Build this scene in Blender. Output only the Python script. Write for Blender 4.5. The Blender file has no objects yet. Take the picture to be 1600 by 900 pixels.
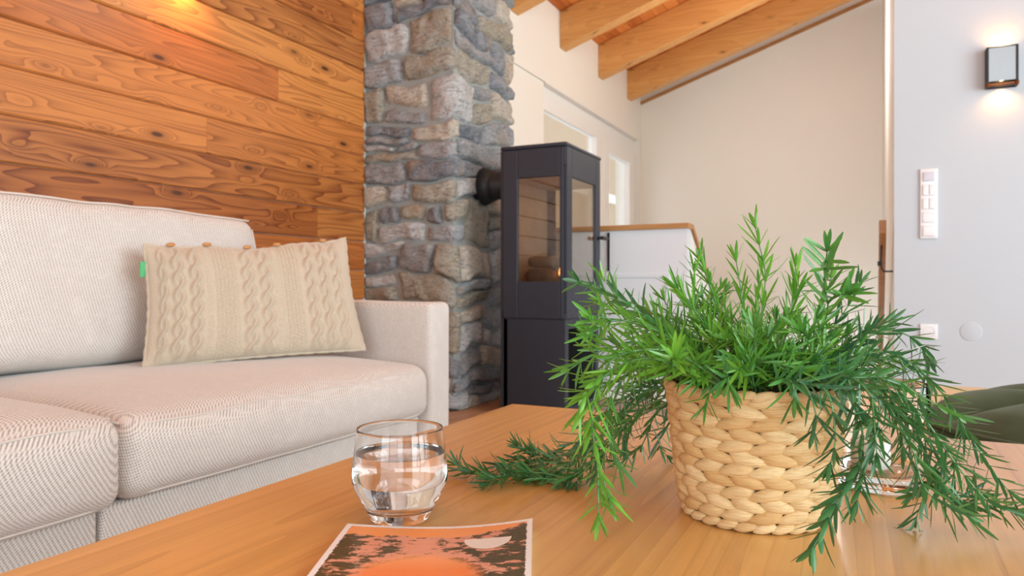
import bpy, math, random
from mathutils import Vector, Matrix, noise
C = bpy.context.scene.collection
R = math.radians

# ---------------------------------------------------------------- camera
TH = math.atan(562 / 1149.0)            # the camera looks this far to the left of the long wall's direction
FPX, CH = 1149.0, 0.66                  # focal length in pixels of a 1600 px wide frame, eye height
RV = Vector((math.cos(TH), math.sin(TH), 0)); FV = Vector((-math.sin(TH), math.cos(TH), 0))
cam_d = bpy.data.cameras.new('camera'); cam = bpy.data.objects.new('camera', cam_d); C.objects.link(cam)
cam_d.sensor_width = 36; cam_d.lens = 36 * FPX / 1600; cam_d.shift_y = -5 / 1600
cam_d.clip_start = 0.02
cam.location = (0, 0, CH); cam.rotation_euler = (R(90), 0, TH)
cam_d.dof.use_dof = True; cam_d.dof.focus_distance = 0.70; cam_d.dof.aperture_fstop = 13
bpy.context.scene.camera = cam

def at(px, py, D):
    """the point that lies D metres in front of the camera on the ray through this spot of the photograph"""
    return Vector((0, 0, CH)) + RV * ((px - 800) / FPX * D) + FV * D + Vector((0, 0, -(py - 445) / FPX * D))

# ---------------------------------------------------------------- world, lights, exposure
sc = bpy.context.scene
sc.view_settings.view_transform = 'Standard'; sc.view_settings.look = 'None'
sc.view_settings.gamma = 1; sc.view_settings.use_curve_mapping = False
sc.view_settings.exposure = 0.0
w = bpy.data.worlds.new('sky'); sc.world = w; w.use_nodes = True
w.node_tree.nodes['Background'].inputs[0].default_value = (0.86, 0.92, 1.0, 1)
w.node_tree.nodes['Background'].inputs[1].default_value = 2.4

def area(name, loc, rot, sx, sy, energy, col):
    l = bpy.data.lights.new(name, 'AREA'); l.shape = 'RECTANGLE'; l.size = sx; l.size_y = sy
    l.energy = energy; l.color = col
    o = bpy.data.objects.new(name, l); C.objects.link(o); o.location = loc; o.rotation_euler = rot
    return o
# daylight through the glazed front behind the camera and the glazed side to the right
area('daylight_front', (1.0, -3.55, 1.45), (R(90), 0, 0), 4.6, 2.5, 104, (0.80, 0.97, 1.0))
area('daylight_side', (3.75, 0.9, 1.45), (R(90), 0, R(90)), 4.6, 2.5, 228, (0.80, 0.97, 1.0))
# area('daylight_stair_window', (-2.75, 7.2, 1.3), (R(90), 0, R(-90)), 2.6, 1.7, 26, (1.0, 0.96, 0.9))

def spot(name, loc, rot, energy, angle, col=(1, 0.42, 0.12), blend=0.6, r=0.012):
    l = bpy.data.lights.new(name, 'SPOT'); l.energy = energy; l.spot_size = R(angle); l.spot_blend = blend
    l.color = col; l.shadow_soft_size = r
    o = bpy.data.objects.new(name, l); C.objects.link(o); o.location = loc; o.rotation_euler = rot
    return o
def fill_point(loc, energy, col=(1, 0.96, 0.90), r=0.12):  # added fill light to even out the room, no fixture hangs there
    l = bpy.data.lights.new('fill_light', 'POINT'); l.energy = energy; l.color = col; l.shadow_soft_size = r
    o = bpy.data.objects.new('fill_light', l); C.objects.link(o); o.location = loc
    return o
fill_point((-0.4, 6.3, 2.55), 42)
fill_point((0.9, 0.6, 2.75), 12)
fill_point((-0.6, 3.0, 2.6), 14)

# ---------------------------------------------------------------- node helpers
class NT:
    def __init__(s, name, rough=0.5, **kw):
        s.m = bpy.data.materials.new(name); s.m.use_nodes = True; s.t = s.m.node_tree
        s.b = s.t.nodes['Principled BSDF']; s.b.inputs['Roughness'].default_value = rough
        for k, v in kw.items():
            s.b.inputs[k.replace('_', ' ')].default_value = v
    def n(s, typ, ins=None, **props):
        x = s.t.nodes.new(typ)
        for k, v in props.items(): setattr(x, k, v)
        for k, v in (ins or {}).items(): s.put(x.inputs[k], v)
        return x
    def put(s, sock, v):
        if isinstance(v, bpy.types.NodeSocket): s.t.links.new(v, sock)
        elif isinstance(v, (tuple, list)) and len(v) == 3 and sock.type == 'RGBA': sock.default_value = (*v, 1)
        else: sock.default_value = v
    def M(s, op, a, b=0.0, c=0.0, clamp=False):
        x = s.n('ShaderNodeMath', {0: a, 1: b}, operation=op, use_clamp=clamp)
        if op in ('MULTIPLY_ADD',): s.put(x.inputs[2], c)
        return x.outputs[0]
    def obj(s): return s.n('ShaderNodeTexCoord').outputs['Object']
    def sep(s, v): return s.n('ShaderNodeSeparateXYZ', {0: v}).outputs
    def comb(s, x, y, z): return s.n('ShaderNodeCombineXYZ', {0: x, 1: y, 2: z}).outputs[0]
    def mapv(s, v, scale, loc=(0, 0, 0)): return s.n('ShaderNodeMapping', {'Vector': v, 'Scale': scale, 'Location': loc}).outputs[0]
    def noise(s, v, scale, detail=3, rough=.5, dist=0): return s.n('ShaderNodeTexNoise', {'Vector': v, 'Scale': scale, 'Detail': detail, 'Roughness': rough, 'Distortion': dist}).outputs[0]
    def ramp(s, f, stops, interp='LINEAR'):
        x = s.n('ShaderNodeValToRGB', {0: f}); cr = x.color_ramp; cr.interpolation = interp
        while len(cr.elements) < len(stops): cr.elements.new(.5)
        for e, (p, c) in zip(cr.elements, stops):
            e.position = p; e.color = (*c, 1) if len(c) == 3 else c
        return x.outputs[0]
    def mix(s, f, a, b, blend='MIX'):
        x = s.n('ShaderNodeMix', data_type='RGBA', blend_type=blend)
        s.put(x.inputs[0], f); s.put(x.inputs[6], a); s.put(x.inputs[7], b)
        return x.outputs[2]
    def step(s, x, lo, hi):
        return s.n('ShaderNodeMapRange', {0: x, 1: lo, 2: hi, 3: 0.0, 4: 1.0}, clamp=True).outputs[0]
    def attr(s, name): return s.n('ShaderNodeAttribute', attribute_name=name).outputs['Fac']
    def bump(s, h, strength, dist=0.01):
        s.put(s.b.inputs['Normal'], s.n('ShaderNodeBump', {'Height': h, 'Strength': strength, 'Distance': dist}).outputs[0])
    def col(s, c): s.put(s.b.inputs['Base Color'], c); return s.m

def srgb(r, g, b):
    f = lambda c: c / 12.92 if c <= 0.04045 else ((c + .055) / 1.055) ** 2.4
    return (f(r / 255), f(g / 255), f(b / 255))

def plain(name, c, rough=.5, var=.04, nscale=8, bump=0.0, bscale=300, **kw):
    t = NT(name, rough, **kw); o = t.obj()
    k = t.noise(o, nscale, 3)
    if bump: t.bump(t.noise(o, bscale, 2), bump, .002)
    return t.col(t.mix(k, tuple(x * (1 - var) for x in c), tuple(min(1, x * (1 + var)) for x in c)))

def wood(name, light, dark, axis=1, rough=.4, ring=.55, knots=True, tone=.35, ringfreq=9, low=.5, cross=5.0, coat=0, spec=.5, knotscale=1.0, red=None, pickt=.45):
    """board wood: rings are contour lines of a stretched noise, 'rnd' is one number per board"""
    t = NT(name, rough); t.b.inputs['Specular IOR Level'].default_value = spec
    if coat: t.b.inputs['Coat Weight'].default_value = coat; t.b.inputs['Coat Roughness'].default_value = .25
    o = t.sep(t.obj()); r = t.attr('rnd')
    ax = [o[0], o[1], o[2]]
    u = t.M('ADD', ax[axis], t.M('MULTIPLY', r, 31.7)); others = [ax[i] for i in range(3) if i != axis]
    v, w_ = others
    v = t.M('ADD', v, t.M('MULTIPLY', r, 7.3))
    P1 = t.comb(t.M('MULTIPLY', u, low), t.M('MULTIPLY', v, cross), t.M('MULTIPLY', w_, cross))
    f = t.noise(P1, 1.0, 2, .45)
    kd = None
    if knots:
        PK = t.comb(t.M('MULTIPLY', u, 3.1 * knotscale), t.M('MULTIPLY', v, 9 * knotscale), t.M('MULTIPLY', w_, 9 * knotscale))
        vor = t.n('ShaderNodeTexVoronoi', {'Vector': PK, 'Scale': 1.0, 'Randomness': 1.0})
        kd = vor.outputs['Distance']
        pick = t.step(t.sep(vor.outputs['Color'])[0], pickt, pickt + .05)
        near = t.M('MULTIPLY', t.M('POWER', t.M('SUBTRACT', 1.0, t.step(kd, 0, .55)), 3.0), pick)
        f = t.M('ADD', f, t.M('MULTIPLY', near, .35))
    s = t.M('FRACT', t.M('MULTIPLY', f, ringfreq))
    s = t.M('POWER', s, 2.2)
    fine = t.noise(t.comb(t.M('MULTIPLY', u, 4), t.M('MULTIPLY', v, 160), t.M('MULTIPLY', w_, 160)), 1.0, 3, .6)
    fine2 = t.noise(t.comb(t.M('MULTIPLY', u, 1.3), t.M('MULTIPLY', v, 28), t.M('MULTIPLY', w_, 28)), 1.0, 3, .6)
    a = t.M('ADD', t.M('MULTIPLY', s, ring), t.M('MULTIPLY', t.M('SUBTRACT', fine, .5), .5))
    a = t.M('ADD', a, t.M('MULTIPLY', t.M('SUBTRACT', fine2, .5), .6))
    a = t.M('ADD', a, t.M('MULTIPLY', t.M('SUBTRACT', r, .5), tone * 2), clamp=False)
    a = t.M('ADD', a, .2, clamp=True)
    c = t.mix(a, light, dark)
    if red:
        c = t.mix(t.step(t.M('FRACT', t.M('MULTIPLY', r, 7.77)), .4, 1.0), c, t.mix(a, red, dark))
    if knots:
        kk = t.M('MULTIPLY', t.M('SUBTRACT', 1.0, t.step(kd, .07, .13)), pick)
        kk2 = t.M('MULTIPLY', t.M('SUBTRACT', 1.0, t.step(kd, .12, .3)), pick)
        c = t.mix(t.M('MULTIPLY', kk2, .35), c, tuple(x * .6 for x in dark))
        c = t.mix(t.M('MULTIPLY', kk, .85), c, tuple(x * .22 for x in dark))
    t.bump(t.M('ADD', fine, s), .12, .0012)
    return t.col(c)

# ---------------------------------------------------------------- materials
M = {}
M['cream'] = plain('warm_lit_plaster', srgb(237, 234, 226), .9, .015, 3, .1, 400)  # warm cast of the mixed light is put into this wall colour
M['white_wall'] = plain('cool_lit_white_plaster', srgb(196, 204, 213), .85, .012, 3, .1, 400)  # whitish wall, with the cool daylight cast put into its colour
M['white_paint'] = plain('white_paint', srgb(238, 238, 236), .45, .01)
M['panel_paint'] = plain('pale_blue_grey_paint', srgb(222, 226, 232), .5, .01)
M['plastic'] = plain('white_plastic', srgb(232, 232, 236), .25, .01)
M['larch'] = wood('larch_boards', srgb(212, 140, 72), srgb(112, 52, 16), 1, .34, .56, True, .27, 27, .5, 6.0, coat=.15, knotscale=1.25, pickt=.3, red=srgb(192, 110, 50))
M['ceil'] = wood('orange_ceiling_boards', srgb(226, 142, 74), srgb(170, 84, 34), 1, .5, .4, True, .4)
M['beam'] = wood('spruce_beam', srgb(228, 170, 100), srgb(182, 116, 54), 0, .5, .22, True, .1, 14, .4, 4, knotscale=1.3)
M['oak'] = wood('oak_table', srgb(228, 178, 104), srgb(160, 106, 48), 1, .32, .26, False, .16, 17, .4, 8, coat=.45, spec=.5)
M['oakdark'] = wood('oak_rail', srgb(190, 138, 84), srgb(140, 90, 46), 0, .45, .3, False, .1)
M['baseboard'] = wood('oak_baseboard', srgb(226, 192, 152), srgb(196, 154, 110), 0, .45, .3, False, .1)
M['floor'] = wood('plank_floor', srgb(190, 150, 112), srgb(128, 88, 60), 1, .4, .4, True, .35)
M['black'] = plain('black_steel', srgb(42, 48, 60), .5, .05, 20, .05, 600)
M['blackpipe'] = plain('matt_black_pipe', srgb(34, 35, 38), .55, .05, 20)
M['dark'] = plain('dark_interior', srgb(30, 31, 33), .7)
M['firebrick'] = plain('vermiculite_lining', srgb(168, 148, 128), .9, .15, 9, .4, 90)
M['log'] = plain('grey_bark', srgb(110, 98, 90), .9, .3, 30, .8, 60)
M['brass'] = plain('aged_brass', srgb(150, 92, 50), .35, .05, Metallic=.8)
M['chrome'] = plain('grey_mirror_glass', srgb(172, 186, 196), .3, .02, Metallic=.1)
M['toggle'] = plain('turned_wood', srgb(190, 132, 76), .5, .2, 60)
M['tag'] = plain('green_ribbon', srgb(90, 180, 120), .7)
M['wax'] = plain('white_wax', srgb(244, 242, 238), .5, .01, Subsurface_Weight=.3)
M['soil'] = plain('dark_soil', srgb(46, 38, 30), 1, .4, 120, .8, 120)
M['pot_liner'] = plain('brown_inner_pot', srgb(104, 78, 50), .6)
M['paper'] = plain('paper_pages', srgb(238, 235, 230), .8)

def glass(name, ior=1.45, tint=(1, 1, 1)):
    t = NT(name, 0.0); t.b.inputs['Transmission Weight'].default_value = 1; t.b.inputs['IOR'].default_value = ior
    t.b.inputs['Base Color'].default_value = (*tint, 1); return t.m
M['glass'] = glass('clear_glass', 1.47)
M['water'] = glass('water', 1.33)
def pane_mat(name, tint=(.93, .94, .93)):
    t = NT(name); out = t.t.nodes['Material Output']
    tr = t.n('ShaderNodeBsdfTransparent', {0: tint}); gl = t.n('ShaderNodeBsdfGlossy', {'Color': (1, 1, 1), 'Roughness': .01})
    fr = t.n('ShaderNodeFresnel', {'IOR': t.M('SUBTRACT', 1.5, t.M('MULTIPLY', t.n('ShaderNodeNewGeometry').outputs['Backfacing'], .8333))})
    mx = t.n('ShaderNodeMixShader', {0: t.M('MULTIPLY', fr.outputs[0], 1.7, clamp=True), 1: tr.outputs[0], 2: gl.outputs[0]})
    t.t.links.new(mx.outputs[0], out.inputs[0]); return t.m
M['pane'] = pane_mat('window_pane'); M['stove_pane'] = pane_mat('stove_pane', (.8, .76, .7))
def emit(name, c, s):
    t = NT(name); t.b.inputs['Emission Color'].default_value = (*c, 1); t.b.inputs['Emission Strength'].default_value = s
    return t.col(c)
M['flame'] = emit('flame', (1, .32, .06), 7); M['filament'] = emit('lamp_glow', (1, .62, .3), 16)

def fabric():
    t = NT('woven_sofa_fabric', .95); o = t.obj(); t.b.inputs['Sheen Weight'].default_value = .25
    x, y, z = t.sep(t.n('ShaderNodeVectorMath', {0: o, 1: t.n('ShaderNodeTexNoise', {'Vector': o, 'Scale': 40.0}).outputs['Color'], 2: (1, 1, 1)}, operation='MULTIPLY_ADD').outputs[0]) if False else t.sep(o)
    kk = math.tau / .0088
    v = t.M('MULTIPLY', t.M('SINE', t.M('MULTIPLY', t.M('ADD', x, z), kk)), t.M('SINE', t.M('MULTIPLY', t.M('ADD', y, t.M('MULTIPLY', t.M('SUBTRACT', x, z), .5)), kk)))
    v = t.M('ADD', t.M('MULTIPLY', v, .5), t.M('MULTIPLY', t.noise(o, 420, 2), .9))
    big = t.noise(o, 2.2, 3, .55)
    streak = t.noise(t.mapv(o, (60, 9, 9)), 3, 3, .6)
    c = t.mix(t.step(v, .3, .85), srgb(224, 218, 212), srgb(160, 150, 144))
    c = t.mix(t.M('MULTIPLY', t.step(streak, .5, .75), .3), c, srgb(232, 226, 222))
    c = t.mix(t.M('MULTIPLY', t.step(big, .35, .7), .25), c, srgb(200, 188, 182))
    wr = t.noise(t.mapv(o, (1.5, 6, 4)), 2.2, 1, .4, .3)
    t.bump(t.M('ADD', t.M('MULTIPLY', v, -.06), t.M('MULTIPLY', wr, .9)), .5, .012)
    return t.col(c)
M['fabric'] = fabric()
M['seam'] = plain('seam_cord', srgb(214, 204, 196), .95)
def knit():
    t = NT('beige_knit_wool', .95); o = t.obj(); t.b.inputs['Sheen Weight'].default_value = .3
    v = t.noise(o, 260, 3, .7); t.bump(v, .55, .003)
    return t.col(t.mix(v, srgb(172, 155, 134), srgb(216, 200, 178)))
M['knit'] = knit()
def velvet():
    t = NT('green_velvet', .75); o = t.obj(); t.b.inputs['Sheen Weight'].default_value = .25; t.b.inputs['Sheen Tint'].default_value = (.5, .65, .5, 1)
    return t.col(t.mix(t.noise(o, 14, 3), srgb(44, 64, 46), srgb(72, 98, 72)))
M['velvet'] = velvet()
def stone():
    t = NT('rubble_stone', .85); o = t.obj(); r = t.attr('rnd')
    o2 = t.n('ShaderNodeVectorMath', {0: o, 1: t.comb(t.M('MULTIPLY', r, 13), t.M('MULTIPLY', r, 29), t.M('MULTIPLY', r, 7))}, operation='ADD').outputs[0]
    base = t.ramp(r, [(0, srgb(130, 135, 143)), (.2, srgb(166, 168, 172)), (.4, srgb(146, 147, 149)), (.55, srgb(196, 195, 194)), (.68, srgb(110, 115, 124)), (.82, srgb(162, 152, 132)), (.94, srgb(200, 188, 170))], 'CONSTANT')
    n1 = t.noise(o2, 9, 5, .65, .6); n2 = t.noise(t.mapv(o2, (14, 14, 40)), 2, 4, .65, 1.0); n3 = t.noise(o2, 70, 3, .6)
    c = t.mix(t.step(n1, .35, .65), base, t.mix(.4, base, srgb(190, 190, 192)))
    c = t.mix(t.M('MULTIPLY', t.step(n2, .5, .66), .6), c, srgb(76, 79, 86))
    c = t.mix(t.M('MULTIPLY', t.step(t.noise(o2, 5, 3), .58, .72), .45), c, srgb(172, 138, 104))
    c = t.mix(t.M('MULTIPLY', t.step(n3, .55, .8), .4), c, srgb(222, 220, 218))
    t.bump(t.M('ADD', n2, t.M('MULTIPLY', n1, .7)), .8, .02)
    return t.col(c)
M['stone'] = stone()
M['mortar'] = plain('grey_mortar', srgb(156, 156, 153), .95, .25, 14, .7, 60)
def leafmat():
    t = NT('needle_leaf', .3); o = t.obj(); r = t.attr('rnd'); s = t.attr('stemness')
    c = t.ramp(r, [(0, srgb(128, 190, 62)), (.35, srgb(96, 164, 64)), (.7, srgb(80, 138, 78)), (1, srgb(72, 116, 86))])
    c = t.mix(t.M('MULTIPLY', t.noise(o, 60, 2), .5), c, srgb(34, 92, 40))
    c = t.mix(s, c, srgb(104, 150, 92))
    t.b.inputs['Specular IOR Level'].default_value = .6
    t.b.inputs['Transmission Weight'].default_value = 0
    out = t.t.nodes['Material Output']; tl = t.n('ShaderNodeBsdfTranslucent'); t.put(tl.inputs[0], c)
    mx = t.n('ShaderNodeMixShader', {0: .18, 1: t.b.outputs[0], 2: tl.outputs[0]}); t.t.links.new(mx.outputs[0], out.inputs[0])
    return t.col(c)
M['leaf'] = leafmat()
def basketmat():
    t = NT('water_hyacinth', .6); o = t.obj(); r = t.attr('rnd')
    st = t.noise(t.mapv(o, (60, 60, 900)), 1, 3, .6)
    c = t.mix(r, srgb(238, 208, 158), srgb(216, 172, 114))
    c = t.mix(t.M('MULTIPLY', t.step(st, .45, .75), .5), c, srgb(186, 136, 82))
    t.bump(st, .9, .0015)
    return t.col(c)
M['basket'] = basketmat()
def covermat():
    t = NT('printed_cover', .32); uv = t.n('ShaderNodeUVMap').outputs[0]; s = t.sep(uv); u, v = s[0], s[1]
    vv = t.n('ShaderNodeMapping', {'Vector': uv, 'Scale': (1, 1.35, 1)}).outputs[0]
    rag = t.noise(vv, 60, 3, .7)
    land = t.mix(t.noise(vv, 9, 4, .6), srgb(216, 134, 104), srgb(240, 186, 160))
    n = t.noise(t.mapv(vv, (1, 1.8, 1)), 8, 6, .72)
    # bushes gather along both sides and thin out in the middle
    side = t.M('ABSOLUTE', t.M('SUBTRACT', u, .47))
    thr = t.M('ADD', n, t.M('MULTIPLY', side, .30))
    bush = t.step(thr, .55, .60)
    land = t.mix(bush, land, t.mix(t.noise(vv, 40, 3), srgb(46, 28, 28), srgb(104, 96, 52)))
    # bright water in the low middle
    du = t.M('DIVIDE', t.M('SUBTRACT', u, .48), .30); dv = t.M('DIVIDE', t.M('SUBTRACT', v, .50), .21)
    d = t.M('ADD', t.M('MULTIPLY', du, du), t.M('MULTIPLY', dv, dv))
    land = t.mix(t.M('SUBTRACT', 1.0, t.step(t.M('ADD', d, t.M('MULTIPLY', rag, .5)), .85, 1.35)), land, t.mix(t.step(v, .55, .8), srgb(244, 140, 70), srgb(252, 196, 140)))
    sky = t.mix(t.noise(vv, 4, 2), srgb(246, 152, 84), srgb(252, 178, 112))
    edge = t.M('ADD', .885, t.M('MULTIPLY', t.M('SUBTRACT', t.noise(vv, 7, 4), .5), .12))
    edge = t.M('ADD', edge, t.M('MULTIPLY', t.step(u, .7, .95), .07))
    c = t.mix(t.M('GREATER_THAN', v, edge), land, sky)
    # white half disc
    hu = t.M('DIVIDE', t.M('SUBTRACT', u, .775), .12); hv = t.M('DIVIDE', t.M('SUBTRACT', v, .845), .105)
    hd = t.M('ADD', t.M('MULTIPLY', hu, hu), t.M('MULTIPLY', hv, hv))
    hm = t.M('MULTIPLY', t.M('LESS_THAN', hd, 1.0), t.M('LESS_THAN', hv, 0.0))
    c = t.mix(hm, c, srgb(238, 232, 226))
    # uneven white margin
    m1 = t.M('MINIMUM', t.M('MINIMUM', u, t.M('SUBTRACT', 1.0, u)), t.M('MULTIPLY', t.M('MINIMUM', v, t.M('SUBTRACT', 1.0, v)), 1.35))
    mg = t.M('LESS_THAN', t.M('ADD', m1, t.M('MULTIPLY', t.M('SUBTRACT', rag, .5), .03)), .03)
    c = t.mix(mg, c, srgb(246, 246, 248))
    return t.col(c)
M['cover'] = covermat()

# ---------------------------------------------------------------- mesh builder
ORG = {}
class MB:
    def __init__(s): s.v = []; s.f = []; s.r = []; s.uv = None; s.st = None
    def add(s, vs, fs, rnd=0.0):
        o = len(s.v); s.v.extend(Vector(p) for p in vs); s.r.extend([rnd] * len(vs))
        s.f.extend(tuple(i + o for i in f) for f in fs); return o
    def box(s, x0, x1, y0, y1, z0, z1, rnd=0.0):
        s.add([(x0, y0, z0), (x1, y0, z0), (x1, y1, z0), (x0, y1, z0), (x0, y0, z1), (x1, y0, z1), (x1, y1, z1), (x0, y1, z1)],
              [(0, 3, 2, 1), (4, 5, 6, 7), (0, 1, 5, 4), (1, 2, 6, 5), (2, 3, 7, 6), (3, 0, 4, 7)], rnd)
    def rbox(s, c, h, r, n=(6, 6, 6), fn=None, k=3, rnd=0.0):
        """rounded box centred at c with half sizes h; fn bends each point (given local p, returns p)"""
        axs = []
        for i in range(3):
            m = h[i] - r; a = []
            for j in range(k): a.append(-h[i] + r * (1 - math.cos(j / k * math.pi / 2)) * 1.0 if False else -m - r * math.cos(j / k * math.pi / 2))
            for j in range(n[i] + 1): a.append(-m + 2 * m * j / n[i])
            for j in range(1, k + 1): a.append(m + r * math.sin(j / k * math.pi / 2))
            axs.append(a)
        idx = {}; vs = []; fs = []
        def vid(i, j, l):
            key = (i, j, l)
            if key not in idx:
                p = Vector((axs[0][i], axs[1][j], axs[2][l])); q = Vector([max(-(h[t] - r), min(h[t] - r, p[t])) for t in range(3)])
                d = p - q
                if d.length > 1e-9: p = q + d.normalized() * r
                if fn: p = fn(p)
                idx[key] = len(vs); vs.append(p + Vector(c))
            return idx[key]
        N = [len(a) - 1 for a in axs]
        for i in range(N[0]):
            for j in range(N[1]):
                fs.append((vid(i, j, 0), vid(i, j + 1, 0), vid(i + 1, j + 1, 0), vid(i + 1, j, 0)))
                fs.append((vid(i, j, N[2]), vid(i + 1, j, N[2]), vid(i + 1, j + 1, N[2]), vid(i, j + 1, N[2])))
        for i in range(N[0]):
            for l in range(N[2]):
                fs.append((vid(i, 0, l), vid(i + 1, 0, l), vid(i + 1, 0, l + 1), vid(i, 0, l + 1)))
                fs.append((vid(i, N[1], l), vid(i, N[1], l + 1), vid(i + 1, N[1], l + 1), vid(i + 1, N[1], l)))
        for j in range(N[1]):
            for l in range(N[2]):
                fs.append((vid(0, j, l), vid(0, j, l + 1), vid(0, j + 1, l + 1), vid(0, j + 1, l)))
                fs.append((vid(N[0], j, l), vid(N[0], j + 1, l), vid(N[0], j + 1, l + 1), vid(N[0], j, l + 1)))
        s.add(vs, fs, rnd)
    def tube(s, pts, rad, n=8, rnd=0.0, closed=False):
        pts = [Vector(p) for p in pts]; L = len(pts)
        rads = rad if isinstance(rad, (list, tuple)) else [rad] * L
        vs = []; up = Vector((0, 0, 1)); prev = None
        for i, p in enumerate(pts):
            if closed: t = (pts[(i + 1) % L] - pts[i - 1]).normalized()
            else: t = (pts[min(i + 1, L - 1)] - pts[max(i - 1, 0)]).normalized()
            if prev is None:
                a = t.cross(up)
                if a.length < .1: a = t.cross(Vector((1, 0, 0)))
            else: a = prev - t * prev.dot(t)
            a.normalize(); prev = a; b = t.cross(a)
            for k in range(n):
                q = k / n * math.tau; vs.append(p + (a * math.cos(q) + b * math.sin(q)) * rads[i])
        fs = []
        for i in range(L if closed else L - 1):
            j = (i + 1) % L
            for k in range(n):
                fs.append((i * n + k, j * n + k, j * n + (k + 1) % n, i * n + (k + 1) % n))
        if not closed:
            fs.append(tuple(range(n))); fs.append(tuple((L - 1) * n + k for k in reversed(range(n))))
        s.add(vs, fs, rnd)
    def lathe(s, c, prof, n=48, rnd=0.0):
        c = Vector(c); vs = []; fs = []; rings = []
        for (r, z) in prof:
            if r < 1e-6: rings.append([len(vs)]); vs.append(c + Vector((0, 0, z)))
            else:
                rings.append(list(range(len(vs), len(vs) + n)))
                for k in range(n):
                    q = k / n * math.tau; vs.append(c + Vector((r * math.cos(q), r * math.sin(q), z)))
        for a, b in zip(rings, rings[1:]):
            for k in range(n):
                k2 = (k + 1) % n
                if len(a) == 1 and len(b) > 1: fs.append((a[0], b[k2], b[k]))
                elif len(b) == 1 and len(a) > 1: fs.append((a[k], a[k2], b[0]))
                elif len(a) > 1: fs.append((a[k], a[k2], b[k2], b[k]))
        s.add(vs, fs, rnd)
    def grid(s, nu, nv, fn, rnd=0.0, flip=False):
        vs = [fn(i / nu, j / nv) for j in range(nv + 1) for i in range(nu + 1)]
        W = nu + 1; fs = [(j * W + i, j * W + i + 1, (j + 1) * W + i + 1, (j + 1) * W + i) for j in range(nv) for i in range(nu)]
        if flip: fs = [tuple(reversed(f)) for f in fs]
        return s.add(vs, fs, rnd)
    def build(s, name, mat, parent=None, smooth=False, origin=None, bevel=0.0, kind=None):
        og = ORG[parent.name] if parent else (Vector(origin) if origin is not None else Vector((0, 0, 0)))
        me = bpy.data.meshes.new(name); me.from_pydata([tuple(p - og) for p in s.v], [], s.f); me.update()
        o = bpy.data.objects.new(name, me); C.objects.link(o); ORG[o.name] = og
        if parent: o.parent = parent
        else: o.location = og
        me.materials.append(mat)
        a = me.attributes.new('rnd', 'FLOAT', 'POINT'); a.data.foreach_set('value', s.r)
        if s.st is not None:
            a = me.attributes.new('stemness', 'FLOAT', 'POINT'); a.data.foreach_set('value', s.st)
        if s.uv:
            uvl = me.uv_layers.new(name='UVMap'); d = []
            for l in me.loops: d.extend(s.uv[l.vertex_index])
            uvl.data.foreach_set('uv', d)
        if smooth: me.polygons.foreach_set('use_smooth', [True] * len(me.polygons))
        if bevel:
            b = o.modifiers.new('bevel', 'BEVEL'); b.width = bevel; b.segments = 2; b.limit_method = 'ANGLE'
        if kind: o['kind'] = kind
        return o
def thing(name, label, cat, loc, group=None):
    o = bpy.data.objects.new(name, None); C.objects.link(o); o.location = loc; o.empty_display_size = .05
    o['label'] = label; o['category'] = cat
    if group: o['group'] = group
    ORG[o.name] = Vector(loc); return o
def tag(o, label, cat, group=None):
    o['label'] = label; o['category'] = cat
    if group: o['group'] = group
    return o
def struct(name, mb, mat, **k): return mb.build(name, mat, kind='structure', **k)
def boxes(*bs):
    m = MB()
    for b in bs: m.box(*b)
    return m

# ================================================================ ROOM
XW, YB, XE, YS, YR = -2.54, 8.8, 3.6, -3.4, 4.4      # wood wall, back wall, right side, behind the camera, short wall on the right
ceil_z = lambda x: 3.139 + .333 * (x - XW)
rnd = random.Random(4)
# floor: planks along Y with the stair opening left out
def planks(mb, a0, a1, l0, l1, pitch, fn, rg, lmin=1.2, lmax=3.0, gap=.0, hole=None):
    """rows of boards; a across, l along; fn(a0,a1,l0,l1,rnd) puts one board"""
    a = a0
    while a < a1 - 1e-4:
        b = min(a + pitch, a1); l = l0 - rg.random() * lmin
        while l < l1:
            e = l + rg.uniform(lmin, lmax); s0, s1 = max(l, l0), min(e, l1)
            if s1 - s0 > .02: fn(a + gap, b - gap, s0, s1, rg.random())
            l = e
        a = b
fl = MB()
def fboard(a, b, l0, l1, r):
    if a > -.96 and b < .16 and l1 > 4.3:
        if l0 >= 4.3: return
        l1 = 4.3
    fl.box(a, b, l0 + .0007, l1 - .0007, -.02, 0, r)
planks(fl, XW, XE, YS, YB, .148, fboard, rnd, gap=.0006)
struct('floor', fl, M['floor'], bevel=.0012)
struct('floor_base', boxes((XW, XE, YS, 4.3, -.06, -.021), (XW, -.97, 4.3, YB, -.06, -.021)), M['dark'])
# wood wall boards, each a little proud of the next
ww = MB()
def wboard(a, b, l0, l1, r):
    t = .018 + .002 * r
    y0, y1 = l0 + .0004, l1 - .0004; x = XW + t; c = .006
    ww.add([(XW, y0, a), (x - c, y0, a), (x, y0, a + c), (x, y0, b - c), (x - c, y0, b), (XW, y0, b),
            (XW, y1, a), (x - c, y1, a), (x, y1, a + c), (x, y1, b - c), (x - c, y1, b), (XW, y1, b)],
           [(0, 1, 7, 6), (1, 2, 8, 7), (2, 3, 9, 8), (3, 4, 10, 9), (4, 5, 11, 10), (0, 5, 4, 3, 2, 1), (6, 7, 8, 9, 10, 11)], r)
planks(ww, 0.107, 3.11, YS, 3.295, .158, wboard, random.Random(11), 2.0, 4.5, gap=.0014)
struct('wall_wood', ww, M['larch'])
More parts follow.
